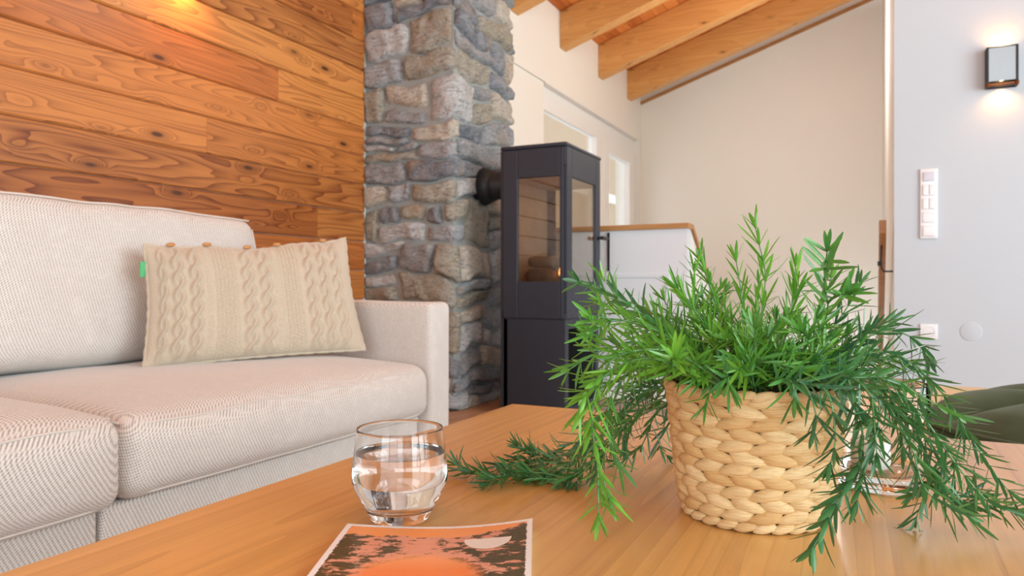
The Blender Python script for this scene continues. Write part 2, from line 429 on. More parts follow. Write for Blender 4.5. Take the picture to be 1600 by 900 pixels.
# wall behind it, with the recess and opening of the stair window
struct('wall_left', boxes((XW - .3, XW, YS, 4.02, -.06, 3.2), (XW - .3, XW, 4.02, YB, 2.42, 3.2), (XW - .3, XW, 8.72, YB, -.06, 2.42),
                          (XW - .3, XW, 4.02, 8.72, -.06, .05), (XW - .3, XW - .02, 4.02, 5.86, .05, 2.42)), M['cream'])
struct('wall_back', boxes((XW - .3, XE, YB, YB + .2, -1.6, 6.2)), M['cream'])
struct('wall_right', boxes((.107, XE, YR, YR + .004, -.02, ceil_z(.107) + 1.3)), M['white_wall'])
struct('wall_stair', boxes((.107, .25, YR + .004, YB - .002, -1.6, 3.66)), M['cream'])
# front wall behind the camera and the wall on the right side, both with a wide window opening
def holed(axis, c0, c1, a0, a1, z1, h0, h1, hz0, hz1):
    m = MB()
    for (p, q, za, zb) in ((a0, h0, 0, z1), (h1, a1, 0, z1), (h0, h1, 0, hz0), (h0, h1, hz1, z1)):
        if axis == 'y': m.box(p, q, c0, c1, za, zb)
        else: m.box(c0, c1, p, q, za, zb)
    return m
struct('wall_front', holed('y', YS - .25, YS, XW, XE, 5.4, -1.3, 3.3, .15, 2.7), M['cream'])
struct('wall_side', holed('x', XE, XE + .25, YS, YR, 5.4, -1.4, 3.2, .15, 2.7), M['cream'])
def window_frame(axis, c, a0, a1, z0, z1, n):
    m = MB(); w_ = .045
    segs = [a0 + (a1 - a0) * i / n for i in range(n + 1)]
    for s in segs:
        p, q = max(a0, s - w_), min(a1, s + w_)
        m.box(*( (p, q, c - .03, c + .03) if axis == 'y' else (c - .03, c + .03, p, q)), z0, z1)
    for (za, zb) in ((z0, z0 + .09), (z1 - .09, z1)):
        m.box(*((a0, a1, c - .03, c + .03) if axis == 'y' else (c - .03, c + .03, a0, a1)), za, zb)
    return m
struct('window_1', window_frame('y', YS - .06, -1.3, 3.3, .15, 2.7, 3), M['white_paint'])
struct('window_2', window_frame('x', XE + .06, -1.4, 3.2, .15, 2.7, 3), M['white_paint'])
# sloping ceiling: boards along Y
ce = MB()
def cboard(a, b, l0, l1, r):
    za, zb = ceil_z(a), ceil_z(b); t = .02 + .001 * r
    ce.add([(a, l0, za), (b, l0, zb), (b, l1, zb), (a, l1, za), (a, l0, za + t), (b, l0, zb + t), (b, l1, zb + t), (a, l1, za + t)],
           [(0, 3, 2, 1), (4, 5, 6, 7), (0, 1, 5, 4), (1, 2, 6, 5), (2, 3, 7, 6), (3, 0, 4, 7)], r)
planks(ce, XW, XE, YS, YB, .12, cboard, random.Random(5), 1.0, 2.5, gap=.002)
struct('ceiling', ce, M['ceil'])
def slab(x0, x1, y0, y1, lo, hi):
    m = MB(); f = lambda x: ceil_z(x)
    m.add([(x0, y0, f(x0) + lo), (x1, y0, f(x1) + lo), (x1, y1, f(x1) + lo), (x0, y1, f(x0) + lo), (x0, y0, f(x0) + hi), (x1, y0, f(x1) + hi), (x1, y1, f(x1) + hi), (x0, y1, f(x0) + hi)],
          [(0, 3, 2, 1), (4, 5, 6, 7), (0, 1, 5, 4), (1, 2, 6, 5), (2, 3, 7, 6), (3, 0, 4, 7)], .37)
    return m
struct('ceiling_deck', slab(XW - .3, XE + .25, YS - .25, YB + .2, .0245, .09), M['dark'])
beam_labels = {5.16: 'pale wooden rafter nearest the stone chimney, only its end in the top edge',
               6.18: 'first full pale wooden rafter, starting right of the stone chimney',
               7.22: 'middle of the three full pale wooden rafters under the ceiling',
               8.22: 'pale wooden rafter closest to the cream back wall'}
for y, lb in beam_labels.items():
    o = slab(XW + .002, XE - .002, y, y + .14, -.332, -.003).build('rafter', M['beam'], origin=(XW, y, 2.8), bevel=.004)
    tag(o, lb, 'rafter', 'rafters carrying the sloping ceiling')
struct('trim_1', slab(XW, .1, YB - .03, YB, -.275, -.24), M['oakdark'])
# stair window in the recess
wf = MB(); X0, X1 = XW - .13, XW - .06
wf.box(X0, X1, 5.86, 8.72, 2.21, 2.42); wf.box(X0, X1, 5.86, 8.72, .05, .16)
wf.box(X0, X1, 5.862, 5.96, .16, 2.21); wf.box(X0, X1, 8.56, 8.72, .16, 2.21); wf.box(X0, X1 + .02, 7.28, 7.50, .16, 2.21)
wf.box(X0 + .01, X1 + .03, 7.50, 7.66, .16, 2.21); wf.box(X0 + .01, X1 + .03, 8.42, 8.56, .16, 2.21); wf.box(X0 + .01, X1 + .03, 7.66, 8.42, 2.10, 2.21)
win = struct('window_3', wf, M['white_paint'], bevel=.004)
boxes((X0 + .03, X0 + .035, 5.9, 8.6, .1, 2.25)).build('window_pane', M['pane'], win)
struct('trim_2', boxes((XW - .15, XW, 5.862, 8.718, 2.412, 2.4195)), M['white_paint'])
# the house across: pale wall with roof timbers
ext = boxes((-8.4, -8.2, 2, 40, -3, 9))
struct('wall_exterior', ext, plain('tan_render', srgb(176, 152, 124), .9))
em = MB()
em.tube([(-8.15, 12, 4.2), (-8.15, 24, 7.0)], .25, 4)
em.box(-8.2, -8.1, 12, 30, 3.5, 3.8)
struct('trim_3', em, M['cream'])
# half wall round the stairs with its oak cap
hz = 1.0
hw = boxes((XW, -.925, 4.115, 4.20, 0, hz - .025))
half = struct('wall_half', hw, M['panel_paint'])
pm = MB(); fx0, fx1 = -1.27, -1.0
pm.box(-1.56, -1.02, 4.108, 4.115, .70, .725); pm.box(-1.045, -1.02, 4.108, 4.115, .1, .70); pm.box(-1.56, -1.535, 4.108, 4.115, .1, .70); pm.box(-1.56, -1.02, 4.108, 4.115, .1, .125)
pm.build('panel_moulding', M['panel_paint'], half, bevel=.003)
boxes((-1.388, -1.376, 4.106, 4.1149, .74, .965)).build('groove', M['dark'], half)
sl = .62
sw = MB(); y0, y1 = 4.20, 7.8
sw.add([(-.985, y0, -.02), (-.925, y0, -.02), (-.925, y1, -1.6), (-.985, y1, -1.6), (-.985, y0, hz - .025), (-.925, y0, hz - .025), (-.925, y1, hz - .025 - sl * (y1 - y0)), (-.985, y1, hz - .025 - sl * (y1 - y0))],
       [(0, 3, 2, 1), (4, 5, 6, 7), (0, 1, 5, 4), (1, 2, 6, 5), (2, 3, 7, 6), (3, 0, 4, 7)])
struct('wall_balustrade', sw, M['white_paint'])
boxes((XW, -.912, 4.095, 4.22, hz - .025, hz + .005)).build('cap_rail', M['oakdark'], half, bevel=.003)
def slope_bar(x0, x1, y0, y1, z, h, sl):
    m = MB(); m.add([(x0, y0, z - h), (x1, y0, z - h), (x1, y1, z - h - sl * (y1 - y0)), (x0, y1, z - h - sl * (y1 - y0)),
                     (x0, y0, z), (x1, y0, z), (x1, y1, z - sl * (y1 - y0)), (x0, y1, z - sl * (y1 - y0))],
                    [(0, 3, 2, 1), (4, 5, 6, 7), (0, 1, 5, 4), (1, 2, 6, 5), (2, 3, 7, 6), (3, 0, 4, 7)], .4); return m
struct('trim_4', slope_bar(-1.0, -.912, 4.22, 7.8, hz + .005, .03, sl), M['oakdark'], bevel=.003)
rail = thing('handrail', 'narrow brown wooden handrail on the cream stairwell wall beside the white wall', 'handrail', (.055, 4.5, 1.0))
slope_bar(.036, .072, 4.5, 7.6, 1.015, .075, sl).build('rail', M['oakdark'], rail, bevel=.004)
b = MB(); b.tube([(.1065, 4.62, .735), (.062, 4.62, .735), (.05, 4.6, .75), (.046, 4.58, .8), (.05, 4.6, .885)], .005, 8); b.tube([(.04, 4.56, .79), (.04, 4.56, .765)], .012, 10)
b.build('bracket', M['black'], rail, smooth=True)
st = MB()
for i in range(8): st.box(-.925, .107, 4.30 + i * .27, 4.60 + i * .27, -.18 * (i + 1) - .04, -.18 * (i + 1))
struct('stairs', st, M['oakdark'], bevel=.003)
struct('wall_stairwell', boxes((-.925, .107, 4.28, 4.30, -1.6, -.06)), M['cream'])
struct('baseboard_right', boxes((.107, XE, YR - .016, YR, 0, .138)), M['baseboard'], bevel=.003)
struct('baseboard_half', boxes((XW, -.925, 4.10, 4.108, 0, .06)), M['white_paint'])

# ================================================================ STONE CHIMNEY
CX, CY0, CY1 = -1.95, 3.31, 4.02      # face towards the room, near face, far face
rg = random.Random(21)
CORN = abs(CX - XW); LTOT = CORN + (CY1 - CY0) + .30
def perim(s):
    """unwrapped distance -> point and outward normal, corners rounded"""
    rr = .05
    def seg(s):
        if s < CORN: return Vector((XW + s, CY0, 0)), Vector((0, -1, 0))
        if s < CORN + CY1 - CY0: return Vector((CX, CY0 + s - CORN, 0)), Vector((1, 0, 0))
        return Vector((CX - (s - CORN - CY1 + CY0), CY1, 0)), Vector((0, 1, 0))
    for c, n0, n1 in ((CORN, Vector((0, -1, 0)), Vector((1, 0, 0))), (CORN + CY1 - CY0, Vector((1, 0, 0)), Vector((0, 1, 0)))):
        d = s - c
        if abs(d) < rr:
            t = (d + rr) / (2 * rr); a = t * math.pi / 2
            cc = seg(c + 1e-6)[0] if False else (Vector((CX, CY0, 0)) if c == CORN else Vector((CX, CY1, 0)))
            cen = cc - (n0 + n1) * rr; n = (n0 * math.cos(a) + n1 * math.sin(a)).normalized()
            return cen + n * rr, n
    return seg(s)
chim = thing('stone_chimney', 'grey rubble stone chimney column between wooden wall and black stove', 'chimney', (-2.25, 3.66, 0))
co = MB(); k = .03
k = .024; co.box(XW + .001, CX - k, CY0 + k, CY1 - k, 0, 3.1); co.build('mortar_core', M['mortar'], chim)
stn = MB()
def stone_patch(s0, s1, z0, z1):
    w_, h_ = s1 - s0, z1 - z0; j = .007; z1 = min(z1, 3.11)
    cs = [(s0 + rg.uniform(0, j), z0 + rg.uniform(-.006, j)), (s1 - rg.uniform(0, j), z0 + rg.uniform(-.006, j)), (s1 - rg.uniform(0, j), z1 - rg.uniform(-.006, j)), (s0 + rg.uniform(0, j), z1 - rg.uniform(-.006, j))]
    dep = rg.uniform(.012, .040); nu = max(8, int(w_ / .016)); nv = max(6, int(h_ / .014)); seed = Vector((rg.uniform(0, 90), rg.uniform(0, 90), rg.uniform(0, 90)))
    tu, tv = rg.uniform(-.014, .014), rg.uniform(-.012, .012); pw = rg.choice((5, 7, 9, 12))
    def fn(u, v):
        a, b_ = 2 * u - 1, 2 * v - 1
        # round the outline off towards a superellipse
        q = (abs(a) ** pw + abs(b_) ** pw) ** (1 / pw); m = max(abs(a), abs(b_)); sc_ = (m / q) if q > 1e-6 else 1
        a2, b2 = a * sc_, b_ * sc_
        uu, vv = (a2 + 1) / 2, (b2 + 1) / 2
        s = (cs[0][0] * (1 - uu) + cs[1][0] * uu) * (1 - vv) + (cs[3][0] * (1 - uu) + cs[2][0] * uu) * vv
        z = (cs[0][1] * (1 - uu) + cs[1][1] * uu) * (1 - vv) + (cs[3][1] * (1 - uu) + cs[2][1] * uu) * vv
        nn = noise.noise(Vector((s * 14, z * 14, 0)) + seed); n2 = noise.noise(Vector((s * 45, z * 60, 3)) + seed)
        edge = (1 - m ** 12); s += .010 * noise.noise(Vector((s * 9, z * 9, 7)) + seed) * 2; z += .010 * noise.noise(Vector((s * 9, z * 9, 17)) + seed)
        d = -.034 + (dep + .034) * max(0, edge) ** .5 + edge * (tu * a + tv * b_) + .016 * nn * edge + .006 * n2
        ws = .045 * noise.noise(Vector((s * 3.1, z * 3.6, 40))) + .02 * noise.noise(Vector((s * 8, z * 8, 50)))
        wz = .085 * noise.noise(Vector((s * 2.6, z * 2.2, 60))) + .03 * noise.noise(Vector((s * 7, z * 6, 70)))
        p, n = perim(min(max(s + ws, 0.003), LTOT)); return p + n * (d - .012) + Vector((0, 0, min(3.12, max(.002, z + wz))))
    stn.grid(nu, nv, fn, rg.random() if rg.random() < .78 else rg.choice((.85, 1.0, .5)))
z = -.06
while z < 3.02:
    h = rg.uniform(.11, .20); s = -rg.uniform(0, .1)
    while s < LTOT:
        w_ = rg.uniform(.16, .42); s1 = s + w_
        if LTOT - s1 < .1: s1 = LTOT
        a = max(s, 0)
        if s1 - a > .05:
            q = rg.random()
            if q < .42 and h > .13:
                c = h * rg.uniform(.38, .62); stone_patch(a, s1, z, z + c)
                if rg.random() < .35 and s1 - a > .2:
                    md = a + (s1 - a) * rg.uniform(.4, .6); stone_patch(a, md, z + c, z + h); stone_patch(md, s1, z + c, z + h)
                else: stone_patch(a, s1, z + c, z + h)
            else: stone_patch(a, s1, z, z + h)
        s = s1
    z += h
stn.build('stonework', M['stone'], chim, smooth=True)

# ================================================================ STOVE
SX0, SX1, SY0, SY1, SZ, SM = -1.694, -1.346, 3.35, 3.85, 1.36, .488
stove = thing('wood_stove', 'tall black steel wood stove with glass sides beside the stone chimney', 'stove', ((SX0 + SX1) / 2, 3.6, 0))
tp = MB()
tp.rbox(((SX0 + SX1) / 2, 3.6, SZ - .008), ((SX1 - SX0) / 2 + .008, .258, .010), .008, (1, 1, 1)); tp.build('top_plate', M['black'], stove, smooth=True)
bd = MB(); t_ = .02
bd.box(SX0, SX1, SY0, SY1, SM, SM + .03)                      # firebox floor
bd.box(SX0, SX1, SY0, SY1, 1.25, SZ - .018)                   # head
bd.box(SX0, SX0 + t_, SY0, SY1, SM, 1.25)                     # back plate
bd.box(SX0 - .012, SX0 + .03, SY0 + .004, SY0 + .03, 0.0, SZ - .018)
bd.build('firebox', M['black'], stove, bevel=.003)
def framed(face, a0, a1, z0, z1, g0, g1, h0, h1, c0, c1):
    m = MB()
    for (p, q, za, zb) in ((a0, g0, z0, z1), (g1, a1, z0, z1), (g0, g1, z0, h0), (g0, g1, h1, z1)):
        if face == 'y': m.box(p, q, c0, c1, za, zb)
        else: m.box(c0, c1, p, q, za, zb)
    return m
for (ya, yb, gy) in ((SY0 - .004, SY0 + .016, SY0 + .008), (SY1 - .016, SY1 + .004, SY1 - .008)):
    p = framed('y', SX0 + .006, SX1 - .012, SM + .004, SZ - .02, -1.607, -1.377, .676, 1.197, ya, yb).build('side_panel', M['black'], stove, bevel=.003)
    boxes((-1.61, -1.372, gy - .002, gy + .002, .67, 1.2)).build('glass_pane', M['stove_pane'], p)
door = framed('x', SY0 + .006, SY1 - .006, SM + .004, SZ - .02, 3.424, 3.774, .676, 1.197, SX1 - .016, SX1 + .006).build('door', M['black'], stove, bevel=.003)
boxes((SX1 - .006, SX1 - .002, 3.415, 3.783, .67, 1.205)).build('glass_pane', M['stove_pane'], door)
hb = MB(); hb.tube([(SX1 + .004, 3.80, .914), (SX1 + .034, 3.80, .914)], .008, 12); hb.tube([(SX1 + .034, 3.79, .914), (SX1 + .036, 3.80, .914), (SX1 + .034, 3.87, .914)], .011, 12)
hb.build('handle', M['blackpipe'], door, smooth=True)
bs = MB()
bs.box(SX0 + .004, SX1 - .004, SY0 + .004, SY0 + .05, 0, SM); bs.box(SX0 + .004, SX1 - .004, SY1 - .05, SY1 - .004, 0, SM)
bs.box(SX0 + .004, SX0 + .03, SY0 + .05, SY1 - .05, 0, SM); bs.box(SX0 + .03, SX1 - .004, SY0 + .05, SY1 - .05, 0, .05); bs.box(SX0 + .03, SX1 - .004, SY0 + .05, SY1 - .05, .44, SM)
bs.build('base', M['black'], stove, bevel=.002)
boxes((SX0 + .031, SX0 + .035, SY0 + .052, SY1 - .052, .052, .438), (SX0 + .035, SX1 - .03, SY0 + .051, SY0 + .055, .052, .438), (SX0 + .035, SX1 - .03, SY1 - .055, SY1 - .051, .052, .438)).build('log_niche_lining', M['dark'], stove)
boxes((SX0 + .021, SX0 + .045, SY0 + .02, SY1 - .02, SM + .031, 1.249), (SX0 + .046, SX1 - .03, SY0 + .02, SY1 - .02, SM + .031, .66), (SX0 + .046, SX1 - .03, SY0 + .02, SY1 - .02, 1.19, 1.21)).build('fire_lining', M['firebrick'], stove, bevel=.004)
pp = MB(); pc = Vector((0, 3.60, 1.205))
pp.tube([(SX0 + .0, 3.6, 1.205), (-1.90, 3.6, 1.205), (-1.98, 3.6, 1.205)], .075, 32); pp.tube([(SX0 - .03, 3.6, 1.205), (SX0 - .05, 3.6, 1.205)], .081, 32)
pp.build('flue_pipe', M['blackpipe'], stove, smooth=True)
pr = MB(); pr.tube([(-1.86, 3.6, 1.205), (-1.93, 3.6, 1.205)], [.08, .105], 32); pr.build('pipe_rosette', M['blackpipe'], stove, smooth=True)
def log(p0, p1, r, lb, seed):
    m = MB(); p0, p1 = Vector(p0), Vector(p1); q = random.Random(seed)
    pts = [p0.lerp(p1, i / 8) for i in range(9)]; m.tube(pts, [r * .7] + [r * q.uniform(.9, 1.08) for _ in range(7)] + [r * .7], 14)
    tag(m.build('firewood_log', M['log'], smooth=True, origin=p0), lb, 'firewood log', 'firewood in the stove')
log((-1.43, 3.40, .702), (-1.62, 3.52, .702), .042, 'grey log lying in front behind the stove glass', 1)
log((-1.44, 3.72, .700), (-1.60, 3.55, .700), .038, 'grey log behind, deeper in the stove fire chamber', 2)
log((-1.58, 3.44, .778), (-1.44, 3.60, .776), .032, 'darker log leaning on top of the others in the stove', 3)
fm = MB()
for (x, y, z, h) in ((-1.392, 3.40, .70, .085),):
    fm.lathe((x, y, z), [(0, 0), (.009, .008), (.011, .02), (.007, .04), (0, h)], 10)
tag(fm.build('flame', M['flame'], smooth=True, origin=(-1.4, 3.42, .7)), 'small orange flame by the logs behind the stove glass', 'flame')
l = bpy.data.lights.new('fire_glow', 'POINT'); l.energy = .3; l.color = (1, .5, .2); l.shadow_soft_size = .04
o = bpy.data.objects.new('fire_glow', l); C.objects.link(o); o.location = (-1.48, 3.5, .95)

# ================================================================ WALL FITTINGS
def sconce(name, lb, P, ax, w_, h_, d_, energy):
    """P: centre on the wall, ax: outward normal, an up and down light between a back plate and a mirror front"""
    P = Vector(P); n = Vector(ax); s_ = Vector((0, 0, 1)).cross(n); zz = Vector((0, 0, 1))
    t = thing(name, lb, 'wall lamp', P)
    def bx(m, a0, a1, z0, z1, d0, d1):
        vs = [P + s_ * a + zz * z + n * d for z in (z0, z1) for (a, d) in ((a0, d0), (a1, d0), (a1, d1), (a0, d1))]
        m.add(vs, [(0, 3, 2, 1), (4, 5, 6, 7), (0, 1, 5, 4), (1, 2, 6, 5), (2, 3, 7, 6), (3, 0, 4, 7)])
    m = MB(); bx(m, -w_ / 2, w_ / 2, -h_ / 2, h_ / 2, .001, .006); bx(m, -.02, .02, -.035, .035, .006, d_ - .006)
    m.build('back_plate', M['blackpipe'], t, bevel=.002)
    m = MB(); b_ = .011
    bx(m, -w_ / 2, -w_ / 2 + b_, -h_ / 2, h_ / 2, .006, d_); bx(m, w_ / 2 - b_, w_ / 2, -h_ / 2, h_ / 2, .006, d_)
    bx(m, -w_ / 2, w_ / 2, h_ / 2 - .006, h_ / 2, d_ - .012, d_); bx(m, -w_ / 2, w_ / 2, -h_ / 2, -h_ / 2 + .006, d_ - .012, d_)
    m.build('frame', M['blackpipe'], t, bevel=.002)
    m = MB(); bx(m, -w_ / 2 + b_, w_ / 2 - b_, -h_ / 2 + .028, h_ / 2 - .006, d_ - .008, d_ - .003); m.build('mirror_front', M['chrome'], t)
    m = MB(); bx(m, -w_ / 2 + b_, w_ / 2 - b_, -h_ / 2 + .010, -h_ / 2 + .016, .01, d_ - .004)
    for sg in (-1, 1): m.tube([P + s_ * sg * (w_ / 2 - .006) + zz * (-h_ / 2 + .004) + n * (d_ - .006), P + s_ * sg * (w_ / 2 - .006) + zz * (-h_ / 2 + .02) + n * (d_ + .002)], .009, 10)
    m.build('brass_fitting', M['brass'], t)
    for sg in (-1, 1):
        m = MB(); q = P + zz * sg * .055 + n * (d_ * .5); m.tube([q - zz * .012, q + zz * .012], .009, 10)
        m.build('bulb', M['filament'], t)
    up = spot('sconce_light_up', P + zz * (h_ / 2 - .012) + n * (d_ * .5), (math.pi, 0, 0), energy, 150, blend=1.0)
    dn = spot('sconce_light_down', P - zz * (h_ / 2 - .002) + n * (d_ * .5), (0, 0, 0), energy, 150, blend=1.0)
    return t
def wallpt(px, py, Y=YR):
    """where the ray through this spot meets the plane y = Y"""
    d = RV * ((px - 800) / FPX) + FV + Vector((0, 0, -(py - 445) / FPX)); k = Y / d.y
    return Vector((0, 0, CH)) + d * k
a = wallpt(1566, 103, YR - .05)
sconce('wall_lamp', 'square black framed wall lamp glowing up and down on the white wall', (a.x, YR, a.z), (0, -1, 0), .135, .20, .055, 3.4)
sconce('wall_lamp', 'wall lamp on the orange wooden wall above the sofa, at the top edge', (XW + .021, 2.08, 2.02), (1, 0, 0), .135, .20, .075, 11)

def switch_panel():
    P = wallpt(1451, 318.5); t = thing('switch_panel', 'tall white five-part light switch panel on the white wall', 'light switch', P)
    w_, h_ = .081, .365
    m = MB(); m.rbox(P + Vector((0, -.006, 0)), (w_ / 2, .006, h_ / 2), .005, (2, 1, 6)); m.build('frame', M['plastic'], t, smooth=True)
    for i in range(5):
        z = P.z + h_ / 2 - .0415 - i * .0705
        m = MB()
        if i in (0,):
            m.rbox((P.x, YR - .014, z), (.026, .004, .024), .003, (1, 1, 1)); m.build('thermostat_display', plain('pale_grey_display', srgb(205, 205, 218), .3), t, smooth=True)
        elif i in (1, 2):
            for q in (-1, 1): m.rbox((P.x + q * .0145, YR - .014, z), (.0135, .005, .029), .003, (1, 1, 1))
            m.build('rocker_switch', M['plastic'], t, smooth=True)
        elif i == 3:
            m.rbox((P.x, YR - .013, z), (.028, .004, .028), .003, (1, 1, 1)); m.build('sensor_cover', M['plastic'], t, smooth=True)
        else:
            m.rbox((P.x, YR - .014, z), (.028, .005, .028), .003, (1, 1, 1)); m.build('rocker_switch', M['plastic'], t, smooth=True)
switch_panel()
P = wallpt(1451, 518); t = thing('power_outlet', 'white square power outlet low on the white wall', 'power outlet', P)
m = MB(); m.rbox(P + Vector((0, -.005, 0)), (.0405, .005, .0405), .004, (1, 1, 1)); m.build('plate', M['plastic'], t, smooth=True)
def ydisc(P, prof, n=32):
    m = MB(); m.lathe((0, 0, 0), prof, n); m.v = [Vector((p.x, -p.z, p.y)) + P for p in m.v]; return m
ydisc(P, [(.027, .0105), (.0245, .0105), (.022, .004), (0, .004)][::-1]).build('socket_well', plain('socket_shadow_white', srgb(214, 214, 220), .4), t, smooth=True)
m = MB()
for q in (-.0095, .0095): m.tube([(P.x + q, YR - .0045, P.z), (P.x + q, YR - .0065, P.z)], .0028, 10)
m.build('pin_hole', M['dark'], t)
P = wallpt(1517, 518)
tag(ydisc(P, [(0, .0025), (.046, .0025), (.049, .0015), (.05, 0.0)]).build('wall_cover', M['white_wall'], smooth=True, origin=P), 'round white cover plate on the wall right of the outlet', 'cover plate')

# ================================================================ SOFA
sofa = thing('sofa', 'large light grey woven fabric sofa along the wooden wall', 'sofa', (-1.9, .5, 0))
def N3(p, f, s=0.0): return noise.noise(Vector((p[0] * f + s, p[1] * f - s, p[2] * f + 2 * s)))
for (y0, y1) in ((-1.2, .925), (.931, 2.05)):
    m = MB(); m.rbox((-1.875, (y0 + y1) / 2, .137), (.535, (y1 - y0) / 2, .092), .014, (2, 6, 2)); m.build('base', M['fabric'], sofa, smooth=True)
m = MB(); m.rbox((-2.35, .43, .335), (.075, 1.62, .265), .03, (2, 8, 3)); m.build('back_frame', M['fabric'], sofa, smooth=True)
def armfn(p): return Vector((p.x, p.y + .003 * N3(p, 6), p.z + .004 * N3(p, 5)))
m = MB(); m.rbox((-1.863, 2.118, .318), (.563, .064, .285), .024, (14, 3, 8), armfn, 4); arm = m.build('armrest', M['fabric'], sofa, smooth=True)
m = MB(); m.tube([(-1.312, 2.062, .04), (-1.312, 2.062, .57), (-1.33, 2.062, .593), (-1.6, 2.062, .597), (-2.4, 2.062, .597)], .0032, 6); m.build('piping', M['seam'], arm, smooth=True)
def seat(yc, hy, zc, hz_, crown, xoff, sd):
    hx = .44
    def fn(p):
        u, v = p.x / hx, p.y / hy
        top = max(0, p.z / hz_)
        k = max(0, 1 - abs(u) ** 3.5) * max(0, 1 - abs(v) ** 6)
        q = p.copy()
        q.z += crown * k * top + .004 * N3(p, 7, sd) * (1 if top > 0 else .4)
        fr = max(0, u) ** 3 * max(0, 1 - abs(v) ** 8) * (1 - abs(p.z / hz_) ** 3)
        q.x += .022 * fr + .003 * N3(p, 9, sd + 3)
        # gentle pull wrinkles running back from the front seam
        q.z += .0035 * math.sin(p.y * 23 + 3 * N3(p, 3, sd)) * max(0, u) ** 2 * top * max(0, 1 - abs(v) ** 6)
        return q
    c = Vector((-1.74 + xoff, yc, zc)); m = MB(); m.rbox(c, (hx, hy, hz_), .045, (22, 30, 3), fn, 4)
    o = m.build('seat_cushion', M['fabric'], sofa, smooth=True)
    m = MB()
    for zz, k in ((hz_ - .014, 1), (-hz_ + .014, -1)):
        pts = []
        for i in range(41):
            v = -1 + 2 * i / 40; y = v * (hy - .012); ex = hx - .014
            if abs(v) > .93: ex -= (abs(v) - .93) * .35
            pts.append(fn(Vector((ex, y, zz))) + c + Vector((.003, 0, 0)))
        m.tube(pts, .0026, 6)
    for sg in (1, -1):
        pts = [fn(Vector((hx - .04 - i * .05, sg * (hy - .013), hz_ - .014))) + c + Vector((0, sg * .001, .003)) for i in range(15)]
        m.tube(pts, .003, 6)
    m.build('piping', M['seam'], o, smooth=True)
    return fn, c
seat(1.500, .548, .312, .083, .040, 0.0, 1.3)
seat(.235, .714, .318, .092, .050, .012, 5.1)
def backc(yc, hy, sd):
    rot = Matrix.Rotation(R(-13), 4, 'Y')
    def fn(p):
        hx, hz_ = .10, .235; u, v, w_ = p.x / hx, p.y / hy, p.z / hz_
        q = p.copy(); q.x += .028 * u * (1 - abs(v) ** 4) * (1 - abs(w_) ** 4) + .006 * N3(p, 5, sd)
        q.z += .006 * N3(p, 4, sd + 9) + .010 * max(0, w_) * (1 - abs(v) ** 4)
        q.x += .004 * math.sin(p.y * 30 + p.z * 14 + 2 * N3(p, 4, sd)) * max(0, w_) ** 2 * (1 if u > 0 else 0)
        return rot @ q
    m = MB(); m.rbox((-2.065, yc, .650), (.10, hy, .232), .045, (5, 30, 16), fn, 4); o = m.build('back_cushion', M['fabric'], sofa, smooth=True)
    m = MB(); pts = []
    for i in range(25): pts.append(fn(Vector((.088, hy - .012, -.19 + i * .016))) + Vector((-2.065, yc, .650)))
    m.tube(pts, .003, 6)
    pts = [fn(Vector((.088, -hy + .02 + i * (2 * hy - .04) / 40, .222))) + Vector((-2.065, yc, .653)) for i in range(41)]
    m.tube(pts, .003, 6); m.build('piping', M['seam'], o, smooth=True)
backc(1.475, .523, 2.0); backc(.20, .745, 7.0)
for (x, y) in ((-2.3, -1.1), (-1.42, -1.1), (-2.3, 2.1), (-1.42, 2.1)):
    m = MB(); m.tube([(x, y, 0), (x, y, .05)], .022, 12); m.build('leg', M['black'], sofa)

# ================================================================ KNITTED PILLOW
BL, BR, TL, TR = Vector((-1.80, 1.372, .430)), Vector((-1.50, 1.962, .447)), Vector((-1.875, 1.43, .775)), Vector((-1.635, 2.03, .820))
pil = thing('knitted_pillow', 'beige cable-knit pillow with wooden buttons leaning at the sofa corner', 'pillow', (-1.65, 1.68, .43))
nrm = (BR - BL).cross(TL - BL).normalized()
def pbase(u, v):
    # outline: sides drawn in a little, bottom corner pushed out
    uu = u + .018 * math.sin(v * math.pi) * (1 - 2 * u) * 1.2; vv = v + .03 * math.sin(u * math.pi) * (1 - 2 * v) * .6
    p = (BL * (1 - uu) + BR * uu) * (1 - vv) + (TL * (1 - uu) + TR * uu) * vv
    p.z -= .018 * math.sin(u * math.pi) * v + .010 * math.sin(u * math.pi * 5) * v * v * .4
    return p
def gauss(x): return math.exp(-x * x)
def knit_h(u, v):
    X = u * .68; Z = v * .37; h = 0
    cols = [(.02, .05, 'c'), (.055, .10, 'c'), (.105, .15, 'c'), (.16, .175, 'r'), (.18, .26, 's'), (.265, .32, 'c'), (.322, .378, 'c'), (.38, .40, 'r'), (.40, .475, 's'), (.48, .53, 'c'), (.532, .58, 'c'), (.582, .635, 'c')]
    for (a, b, k) in cols:
        if a <= X <= b:
            e = (X - a) / (b - a) * 2 - 1; win = max(0, 1 - e ** 6)
            if k == 'c':
                t = Z / .052 * math.pi + a * 40
                s1, s2 = e - .48 * math.sin(t), e + .48 * math.sin(t)
                h = max(gauss(s1 / .36) * (.72 + .28 * math.cos(t)), gauss(s2 / .36) * (.72 - .28 * math.cos(t))) * win * .016
            elif k == 's':
                h = .0070 * (.5 + .5 * math.sin(X * math.tau / .0125)) * (.25 + .55 * abs(math.sin(Z * math.pi / .0105 + (int(X / .0125) % 2) * 1.57))) * win
            else: h = .003 * abs(math.sin(Z * math.pi / .008)) * win
    return h
